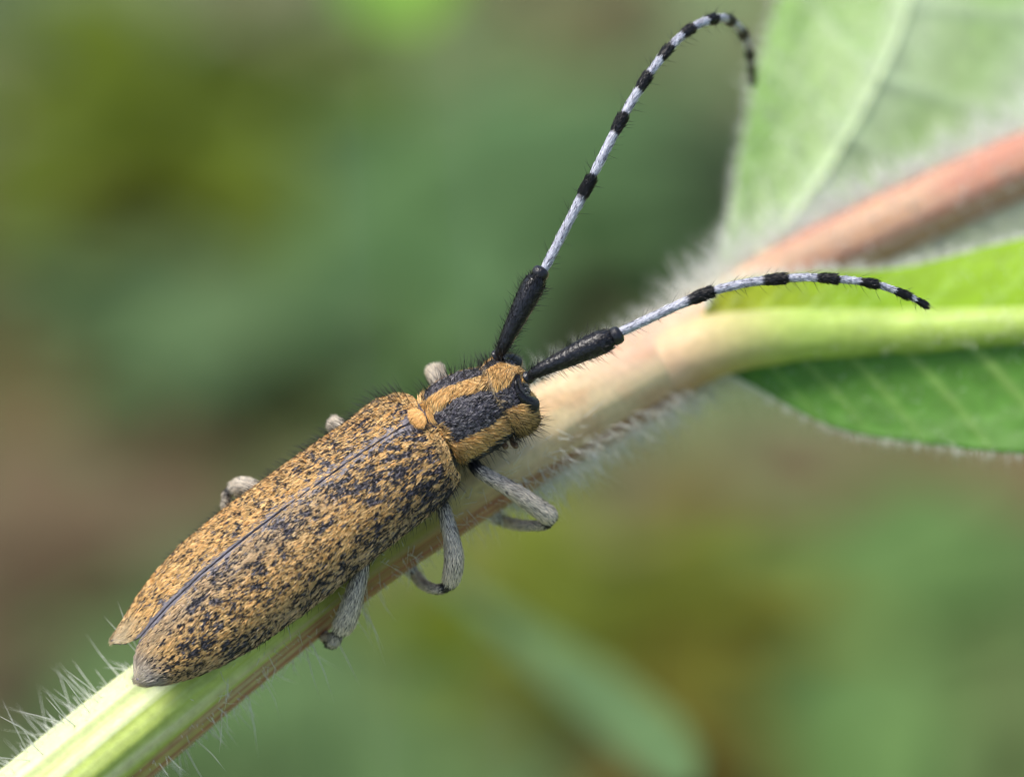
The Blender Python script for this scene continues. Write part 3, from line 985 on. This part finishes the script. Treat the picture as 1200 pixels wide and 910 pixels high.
def ellipsoid(center, axes, nu=24, nv=36, power=1.0):
    """axes: three vectors"""
    a, b, c = [np.asarray(x, float) for x in axes]
    th, ph = np.meshgrid(np.linspace(0.02, np.pi - 0.02, nu), np.linspace(0, 2 * np.pi, nv, endpoint=False), indexing='ij')
    G = np.asarray(center) + np.sin(th)[..., None] * (np.cos(ph)[..., None] * a + np.sin(ph)[..., None] * b) + np.cos(th)[..., None] * c
    return G.reshape(-1, 3), [grid_faces(nu, nv, True), np.arange(nv)[None, ::-1], (nu - 1) * nv + np.arange(nv)[None, :]]

# ---- scutellum: a small tongue of dense golden hair between the wing-case bases
def make_scutellum():
    c = SCUT
    V, F = ellipsoid(c, (RB * 0.15, FB * 0.065, NB * 0.045))
    o = link('scutellum', mesh_np('scutellum', V, F, np.broadcast_to(ORANGE, V.shape)), M_cuticle, beetle, label='small smooth golden patch between the wing-case bases')
    m = 700
    a = rng.random(m) * 2 * np.pi; r = np.sqrt(rng.random(m))
    p = c + (np.cos(a) * r * 0.15)[:, None] * RB + (np.sin(a) * r * 0.075)[:, None] * FB + (np.sqrt(np.clip(1 - r * r, 0, 1)) * 0.045)[:, None] * NB
    d = unit(-FB + NB * 0.1 + rng.normal(size=(m, 3)) * 0.15 + (np.cos(a) * 0.3)[:, None] * RB)
    V, F, C = ribbons(p, d, np.broadcast_to(NB, (m, 3)) + 0.2 * rng.normal(size=(m, 3)), np.full(m, 0.06), np.full(m, 0.008), np.broadcast_to(ORANGE * 1.05, (m, 3)) * (0.6 + 0.55 * rng.random((m, 1))), 0.2)
    link('tomentum', mesh_np('tomentum', V, F, C, False), M_hair, o, kind='stuff')
make_scutellum()

# ---- eyes, antennal sockets, mouthparts
def make_eye(sgn):
    """kidney-shaped eye: a thin arm behind the antenna socket, a large lobe below it"""
    path = catmull(EYE_PATH[sgn], 40)
    s_ = np.linspace(0, 1, 40)
    rr = np.interp(s_, [0, .05, .35, .6, .8, .93, 1], [.01, .026, .038, .075, .115, .09, .01])
    V, F, _ = tube(path, rr, 22)
    link('eye', mesh_np('eye', V, F, np.broadcast_to(lin(22, 21, 24), V.shape)), M_eye, beetle)
make_eye(1); make_eye(-1)

def fur_on_tube(sample, m, colours, L, W, lift, lo=0, hi=1, sweep=1.0):
    p, n, tg, s, th = sample(m, lo, hi)
    d = unit(tg * sweep + n * lift + rng.normal(size=p.shape) * 0.12)
    return ribbons(p - n * 0.002, d, unit(n + rng.normal(size=n.shape) * 0.3), L * (0.7 + 0.6 * rng.random(m)), W * np.ones(m), colours(s, m), 0.25)

def make_antenna(points, scape_r, joints, whites, widths, label):
    """points: px path of base..scape end; joints: (px,py,y) path of the flagellum with segment boundaries"""
    ant = link('antenna', None, None, beetle, label=label)
    # ball joint and scape: thin neck, club, rim
    sp = catmull(PP(points), 40)
    s = np.linspace(0, 1, 40)
    prof = np.interp(s, [0, .03, .07, .11, .18, .35, .55, .75, .88, .96, 1.0], [.03, .075, .085, .048, .060, .088, .116, .138, .140, .118, .06]) * scape_r
    V, F, smp = tube(sp, prof, 26, wob=0.05)
    link('scape', mesh_np('scape', V, F, np.broadcast_to(lin(18, 18, 24), V.shape)), M_gloss, ant)
    hairs = []
    nh = 2600
    hairs.append(fur_on_tube(smp, nh, lambda s_, m: np.broadcast_to(lin(20, 20, 26), (m, 3)) * (0.5 + rng.random((m, 1))), 0.055, 0.007, 0.14, 0.12, 1))
    bris = []
    p, n, tg, s_, th = smp(420, 0.10, 1)
    bris.append(spikes(p, unit(n + tg * 0.5 + rng.normal(size=n.shape) * 0.25), 0.05 + 0.13 * rng.random(420) ** 1.6, np.full(420, 0.0052), np.broadcast_to(lin(22, 22, 24), (420, 3)), tg * 0.3))
    # pedicel
    J = PP(joints)
    full = catmull(J, (len(J) - 1) * 40 + 1)
    fpath = full
    e = sp[-1]
    d0 = unit(fpath[6] - e)
    pd = np.array([e - d0 * 0.05, e + d0 * 0.0, e + d0 * 0.05, e + d0 * 0.09, e + d0 * 0.11])
    V, F, _ = tube(pd, np.array([.07, .105, .11, .095, .05]) * scape_r, 20)
    link('pedicel', mesh_np('pedicel', V, F, np.broadcast_to(lin(22, 22, 28), V.shape)), M_gloss, ant)
    for k in range(len(J) - 1):
        seg = fpath[k * 40:k * 40 + 41]
        w0, w1 = widths[k], widths[k + 1] if k + 1 < len(widths) else widths[k] * 0.8
        s = np.linspace(0, 1, 41)
        r = (w0 + (w1 - w0) * s) / 2
        r = r * np.interp(s, [0, .02, .06, .6, .8, .95, 1], [.5, .8, .92, .95, 1.16, 1.14, .75])
        V, F, smp = tube(seg, r, 18, wob=0.04, seed=k)
        wf = whites[k]
        sv = np.concatenate([np.repeat(s, 18), [0, 1]])
        nz = fbm(V * 9, 5) - 0.5
        kk = smooth(wf - 0.035, wf + 0.035, sv + nz * 0.06)[:, None]
        pale = lin(172, 174, 188); under = lin(120, 120, 136)
        nb_ = fbm(np.stack([V[:, 0] * 14, V[:, 1] * 14, V[:, 2] * 14], -1), 9)[:, None]
        base = pale * (0.75 + 0.25 * nb_)
        C = base * (1 - kk) + lin(20, 20, 24) * kk
        link('antenna_segment', mesh_np('antenna_segment', V, F, C), M_antenna, ant)
        L = np.linalg.norm(np.diff(seg, axis=0), axis=1).sum()
        m = int(900 * L + 60)
        def colr(s_, m_, wf=wf):
            wh = rng.random((m_, 1))
            w_ = lin(228, 230, 238) * (0.68 + 0.42 * wh)
            w_ = np.where(rng.random((m_, 1)) < 0.25, lin(70, 70, 84)[None], w_)
            b_ = np.broadcast_to(lin(24, 24, 28), (m_, 3)) * (0.6 + 0.8 * wh)
            return np.where((s_ < wf - 0.02)[:, None], w_, b_)
        hairs.append(fur_on_tube(smp, m, colr, 0.06, 0.007, 0.12))
        # black apex is brushier
        hairs.append(fur_on_tube(smp, int(500 * L) + 40, lambda s_, m_: np.broadcast_to(lin(18, 18, 22), (m_, 3)), 0.06, 0.009, 0.35, min(wf + 0.03, .98), 0.97))
        q = int(36 * L) + 3
        p, n, tg, s_, th = smp(q, 0.05, 1)
        bris.append(spikes(p, unit(n + tg * 0.6 + np.array([0.1, 0, -0.3]) + rng.normal(size=n.shape) * 0.2), 0.07 + 0.13 * rng.random(q), np.full(q, 0.005), np.broadcast_to(lin(30, 30, 32), (q, 3)), tg * 0.3))
    V, F, C = merge(hairs)
    link('antenna_hair', mesh_np('antenna_hair', V, F, C, False), M_hair, ant, kind='stuff')
    V, F, C = merge(bris)
    link('bristle_coat', mesh_np('bristle_coat', V, F, C), M_bristle, ant, kind='stuff')

make_antenna([(616, 444, -0.40), (630, 435, -0.50), (660, 421, -0.55), (690, 407, -0.58), (719, 395, -0.60)], 1.0,
             [(722, 391, -0.60), (836, 341, -0.62), (922, 326, -0.62), (981, 327, -0.58), (1028, 333.5, -0.5), (1065, 347, -0.4), (1086, 358, -0.3)],
             [0.72, 0.63, 0.55, 0.52, 0.48, 0.30], [.115, .112, .105, .095, .09, .08, .06], 'antenna curving out along the stem')
make_antenna([(581, 418, -0.12), (588, 409, -0.20), (602, 380, -0.25), (617, 350, -0.28), (631, 323, -0.28)], 0.95,
             [(636, 319, -0.28), (694, 207, -0.2), (731, 135, -0.05), (760, 88, 0.1), (785, 56, 0.3), (811, 33, 0.55), (838, 22, 0.85), (857, 25, 1.5), (872, 42, 2.3), (880, 68, 3.2), (883, 98, 4.2)],
             [0.74, 0.64, 0.55, 0.52, 0.52, 0.6, 0.6, 0.6, 0.55, 0.2], [.115, .115, .115, .11, .105, .105, .105, .10, .095, .085, .06], 'long antenna rising free above the head')

def make_palp(pts, r):
    path = catmull(PP(pts), 24)
    s = np.linspace(0, 1, 24)
    rr = r * np.interp(s, [0, .1, .45, .5, .55, .9, 1], [.6, .8, 1, .75, .9, 1.1, .5])
    V, F, _ = tube(path, rr, 14)
    link('palp', mesh_np('palp', V, F, np.broadcast_to(lin(110, 84, 62), V.shape)), M_cuticle, beetle)
make_palp([(592, 505, 0.0), (590, 518, -0.02), (594, 525, -0.05)], 0.035)
make_palp([(598, 508, 0.02), (601, 519, -0.02), (604, 521, -0.05), (603, 525, -0.06)], 0.035)

# ---- legs
def make_leg(fem, tib, tar, rf=0.106, rt=0.060, label=None):
    leg = link('leg', None, None, beetle, label=label)
    hairs = []
    def seg(name, pts, prof_s, prof_r, black, n=30, dens=2600):
        path = catmull(PP(pts), n)
        s = np.linspace(0, 1, n)
        rr = np.interp(s, prof_s, prof_r)
        V, F, smp = tube(path, rr, 22, wob=0.05)
        sv = np.concatenate([np.repeat(s, 22), [0, 1]])[:, None]
        k = np.zeros_like(sv)
        for (b0, b1) in black:
            k = np.maximum(k, smooth(b0 - 0.05, b0 + 0.05, sv) * (1 - smooth(b1 - 0.05, b1 + 0.05, sv)))
        C = lin(158, 150, 138) * (1 - k) + lin(30, 29, 34) * k
        link(name, mesh_np(name, V, F, C), M_cuticle, leg)
        L = np.linalg.norm(np.diff(path, axis=0), axis=1).sum()
        def colr(s_, m):
            u = rng.random((m, 1))
            c = lin(236, 224, 202) * (0.66 + 0.45 * u)
            c = np.where(rng.random((m, 1)) < 0.12 + 0.35 * (1 - smooth(0.1, 0.7, s_))[:, None], lin(52, 50, 54)[None], c)
            for (b0, b1) in black:
                c = np.where(((s_ > b0) & (s_ < b1))[:, None], lin(34, 33, 38) * (0.6 + 0.8 * u), c)
            return c
        hairs.append(fur_on_tube(smp, int(dens * 1.9 * L), colr, 0.072, 0.0055, 0.12))
    seg('femur', fem, [0, .08, .3, .65, .85, .95, 1], [rf * .5, rf * .58, rf * .78, rf * 1.06, rf * 1.08, rf * .9, rf * .4], [(-.1, 0.22), (.96, 1.1)])
    seg('tibia', tib, [0, .06, .3, .8, .95, 1], [rt * .7, rt * .95, rt * .9, rt * 1.1, rt * 1.1, rt * .5], [(-.1, 0.12), (0.9, 1.1)])
    n = len(tar) - 1
    seg('tarsus', tar, [0, .1, .2, .3, .4, .5, .6, .7, .85, 1], [rt * .6, rt * 1.5, rt * .7, rt * 1.6, rt * .7, rt * 1.5, rt * .5, rt * .6, rt * .7, rt * .3], [(.45, 1.1)], n=40)
    V, F, C = merge(hairs)
    link('leg_hair', mesh_np('leg_hair', V, F, C, False), M_hair, leg, kind='stuff')
    return leg
# near side, front to hind
make_leg([(552, 538, 0.05), (562, 551, -0.02), (600, 574, 0.0), (632, 596, 0.15), (646, 606, 0.25)],
         [(646, 610, 0.3), (635, 615, 0.45), (610, 615, 0.8), (588, 610, 1.3)], [(588, 610, 1.3), (575, 600, 1.55), (562, 585, 1.62), (550, 572, 1.55)], label='front leg with grey-haired femur')
make_leg([(508, 575, 0.05), (519, 594, -0.02), (529, 630, -0.02), (532, 660, 0.05), (527, 684, 0.2)],
         [(528, 686, 0.25), (512, 690, 0.4), (496, 684, 0.75), (486, 672, 1.2)], [(486, 672, 1.2), (475, 660, 1.42), (462, 650, 1.45), (450, 640, 1.4)], label='middle leg bent under the stem')
make_leg([(424, 640, 0.15), (424, 662, 0.05), (416, 694, 0.05), (407, 722, 0.15), (399, 738, 0.25)],
         [(399, 737, 0.25), (392, 746, 0.3), (386, 748, 0.45), (380, 745, 0.7)], [(395, 742, 0.3), (391, 750, 0.35), (385, 752, 0.5), (378, 745, 0.8)], rf=0.12, label='short hind leg gripping the stem')
# far side
make_leg([(345, 600, 0.5), (318, 582, 0.55), (301, 573, 0.6), (286, 569, 0.65), (274, 573, 0.7)],
         [(271, 571, 0.72), (266, 582, 0.75), (266, 602, 0.8), (275, 640, 0.9)], [(275, 640, 0.9), (280, 660, 0.9), (288, 680, 0.85), (300, 700, 0.8)], rf=0.098, rt=0.055, label='far hind leg bent above the wing case')
make_leg([(440, 530, 0.5), (415, 512, 0.6), (404, 504, 0.65), (396, 499, 0.7), (390, 496, 0.72)],
         [(390, 496, 0.74), (394, 510, 0.8), (402, 530, 0.9), (412, 560, 0.95)], [(412, 560, 0.95), (420, 575, 0.95), (430, 590, 0.9), (440, 600, 0.85)], rf=0.09, rt=0.06, label='far middle leg, only the knee showing')
make_leg([(535, 490, 0.5), (524, 468, 0.6), (517, 452, 0.68), (512, 440, 0.72), (509, 432, 0.75)],
         [(509, 432, 0.78), (520, 450, 0.9), (535, 475, 1.0), (550, 505, 1.05)], [(550, 505, 1.05), (558, 515, 1.05), (566, 525, 1.0), (574, 535, 0.95)], rf=0.11, rt=0.07, label='far front leg with pale knee above the pronotum')

# ------------------------------------------------------------------ out-of-focus meadow behind
def herb_leaf(p0, d, L, Wd, droop, n=9):
    """one lanceolate leaf blade: (n x 5) grid, curved and folded"""
    up = np.array([0, 0, 1.0])
    side = unit(np.cross(d, up))
    s = np.linspace(0, 1, n)
    path = p0 + d * (s * L)[:, None] - up * (droop * L * s ** 2)[:, None]
    wd = Wd * np.sin(np.pi * np.clip(s * 0.93 + 0.06, 0, 1)) ** 0.8
    v = np.linspace(-1, 1, 5)
    G = path[:, None, :] + side * (wd[:, None] * v[None, :])[..., None] + up * (np.abs(v)[None, :] * wd[:, None] * 0.25)[..., None]
    return G.reshape(-1, 3), grid_faces(n, 5)

def make_herb(px, py, h, spread, nleaf, colour, label, seed, leaf=(9, 3.2), cat='plant', group='out-of-focus meadow herbs'):
    r = np.random.default_rng(seed)
    c, y = crown_spot(px, py, h)
    base = np.array([c[0], c[1], -0.5])
    o = bpy.data.objects.new('meadow_herb', None)
    col.objects.link(o)
    o.location = base
    o['label'] = label; o['category'] = cat; o['group'] = group
    colour = np.asarray(colour) * np.array([0.98, 0.93, 0.78])
    # stem
    pth = catmull(np.array([[0, 0, 0], [r.normal() * 1.0, r.normal() * 1.0, h * 0.5], [r.normal() * 0.8, r.normal() * 0.8, h + 1]]), 14)
    V, F, _ = tube(pth, np.linspace(0.7, 0.3, 14), 8)
    me = mesh_np('herb_stem', V, F, np.broadcast_to(lin(110, 124, 60), V.shape)); me.materials.append(M_bgleaf)
    s = bpy.data.objects.new('herb_stem', me); col.objects.link(s); s.parent = o
    for k in range(nleaf):
        q = r.random() ** 0.7
        p0 = pth[int((0.25 + 0.75 * q) * 13)]
        an = k * 2.399 + r.normal() * 0.3
        el = r.uniform(-0.05, 0.25)
        d = np.array([math.cos(an) * math.cos(el), math.sin(an) * math.cos(el), math.sin(el)])
        L = leaf[0] * spread * r.uniform(0.7, 1.25)
        V, F = herb_leaf(p0, d, L, leaf[1] * spread * r.uniform(0.8, 1.2) * 0.5, r.uniform(0.05, 0.25))
        C = np.broadcast_to(colour, V.shape) * r.uniform(0.85, 1.15)
        me = mesh_np('herb_leaf', V, F, C); me.materials.append(M_bgleaf)
        l = bpy.data.objects.new('leaf', me); col.objects.link(l); l.parent = o
    return o
G1 = lin(100, 134, 86); OL = lin(92, 112, 14); BR = lin(112, 88, 66); YG = lin(116, 132, 38); LG = lin(128, 158, 100)
HERBS = [
    (180, 80, 26, 2.0, 16, OL, 'blurred olive herb in the shade beyond the wing cases', 1),
    (200, 195, 14, 1.6, 12, lin(92, 100, 20), 'blurred dark olive herb beside the larger olive herb', 2),
    (30, 330, 8, 1.7, 12, lin(108, 100, 66), 'blurred brownish withered herb beside the dark olive herb', 3),
    (50, 640, 8, 1.8, 14, lin(112, 98, 78), 'blurred brown withered herb behind the wing-case tips', 4),
    (560, 230, 18, 2.4, 18, lin(96, 132, 88), 'blurred grey-green herb behind the upright antenna', 5),
    (330, 360, 9, 2.4, 18, lin(104, 134, 94), 'blurred dull green herb behind the far wing case', 6),
    (820, 180, 14, 1.6, 12, lin(104, 112, 92), 'blurred greyish herb between antenna and broad leaf', 7),
    (680, 660, 22, 1.5, 14, YG, 'blurred yellow-green herb below the stem', 8),
    (760, 720, 18, 1.4, 12, lin(116, 118, 40), 'blurred olive-yellow herb next to the yellow-green herb', 9),
    (830, 850, 12, 1.5, 12, lin(104, 92, 40), 'blurred ochre-brown herb beyond the drooping blade', 10),
    (1100, 590, 12, 2.0, 14, lin(134, 110, 88), 'blurred reddish-brown withered herb under the edge-on leaf', 11),
    (1000, 740, 16, 2.2, 16, lin(106, 142, 84), 'blurred mid green herb beyond the reddish-brown herb', 12),
    (1150, 800, 14, 2.0, 14, lin(116, 140, 92), 'blurred pale green herb beyond the reddish-brown herb', 13),
    (480, 840, 10, 2.2, 16, lin(102, 134, 88), 'blurred green herb below the hind leg', 14),
    (300, 880, 9, 1.8, 12, lin(104, 132, 88), 'blurred green herb beneath the lower stem', 15),
]
for a in HERBS:
    make_herb(a[0], a[1], a[2] * 0.4, a[3] * 1.15, *a[4:])

# ground cover too small and too blurred to count
def ground_cover():
    r = np.random.default_rng(5)
    Vs, Cs, Fs, o = [], [], [], 0
    n = 5200
    xs = r.uniform(-170, 170, n); ys = r.uniform(40, 420, n)
    cn = fbm(np.stack([xs * 0.02, ys * 0.02, 0 * xs], -1), 3, 2)
    pal = np.array([lin(96, 124, 80), lin(108, 136, 96), lin(118, 126, 84), lin(118, 108, 84)]) * np.array([0.98, 0.93, 0.78])
    for i in range(n):
        an = r.uniform(0, 6.283); el = r.uniform(0.1, 0.9)
        d = np.array([math.cos(an) * math.cos(el), math.sin(an) * math.cos(el), math.sin(el)])
        V, F = herb_leaf(np.array([xs[i], ys[i], 0.0]), d, r.uniform(5, 11), r.uniform(0.9, 2.0), r.uniform(0, 0.5), 5)
        j = int(np.clip((1 - cn[i]) * 6 - 1.2 + r.normal() * 0.6, 0, 3))
        Vs.append(V); Fs.append(F + o); o += len(V)
        Cs.append(np.broadcast_to(pal[j], V.shape) * r.uniform(0.8, 1.2))
    me = mesh_np('ground_cover', np.vstack(Vs), np.vstack(Fs), np.vstack(Cs))
    me.materials.append(M_bgleaf)
    ob = bpy.data.objects.new('ground_cover', me); col.objects.link(ob)
    ob['kind'] = 'stuff'; ob['label'] = 'low blurred green leaves covering the meadow soil'; ob['category'] = 'ground cover'
ground_cover()

def make_blade(pts, width, colour, name, label, cat, prof=([0, .1, .5, .9, .97, 1], [.25, .5, .9, 1, .75, .1])):
    """a long drooping blade rooted in the soil; pts in frame coordinates from the root to the tip"""
    path = catmull(pts, 90)
    s = np.linspace(0, 1, 90)
    t = unit(np.gradient(path, axis=0))
    side = unit(np.cross(t, np.array([0.0, -1.0, 0.25])))
    nn = np.cross(side, t)
    wd = width * np.interp(s, *prof) / 2
    v = np.linspace(-1, 1, 9)
    G = path[:, None] + side[:, None] * (wd[:, None] * v[None])[..., None] + nn[:, None] * (np.abs(v)[None] * wd[:, None] * 0.3)[..., None]
    C = np.broadcast_to(colour, G.shape) * (0.9 + 0.2 * (1 - np.abs(v)))[None, :, None]
    base = path[0]
    me = mesh_np(name, G.reshape(-1, 3), grid_faces(90, 9), C.reshape(-1, 3))
    th = thing(name, label, cat, base)
    b = link('blade', me, M_bgleaf, th)
    rib = catmull(path[::6] + nn[::6] * 0.03, 60)
    V, F, _ = tube(rib, np.linspace(0.14, 0.03, 60) * width * 0.4, 8)
    link('midrib', mesh_np('midrib', V, F, np.broadcast_to(colour * 1.15, V.shape)), M_bgleaf, th)
STALK = ([0, .5, .62, .75, .9, .97, 1], [.10, .10, .5, .9, 1, .7, .1])
g0 = local_to_world(P(330, 560, 46)); g0[2] = -0.5
make_blade(np.array([world_to_local(g0), world_to_local(np.array([g0[0], g0[1], 50])), P(400, 600, 45), P(520, 678, 40), P(640, 768, 34), P(740, 848, 29), P(812, 925, 25)]),
           1.25, lin(98, 126, 82), 'grass_blade', 'pale green drooping blade, softly blurred, below the stem', 'grass', STALK)
g1 = local_to_world(P(470, -260, 70)); g1[2] = -0.5
make_blade(np.array([world_to_local(g1), world_to_local(np.array([g1[0] + 2, g1[1], 40])), P(440, -260, 70), P(430, -130, 66), P(460, -40, 62), P(495, 35, 58)]),
           3.4, lin(124, 166, 66), 'grass_blade', 'bright green blade tip, strongly blurred, above the far wing case', 'grass', STALK)
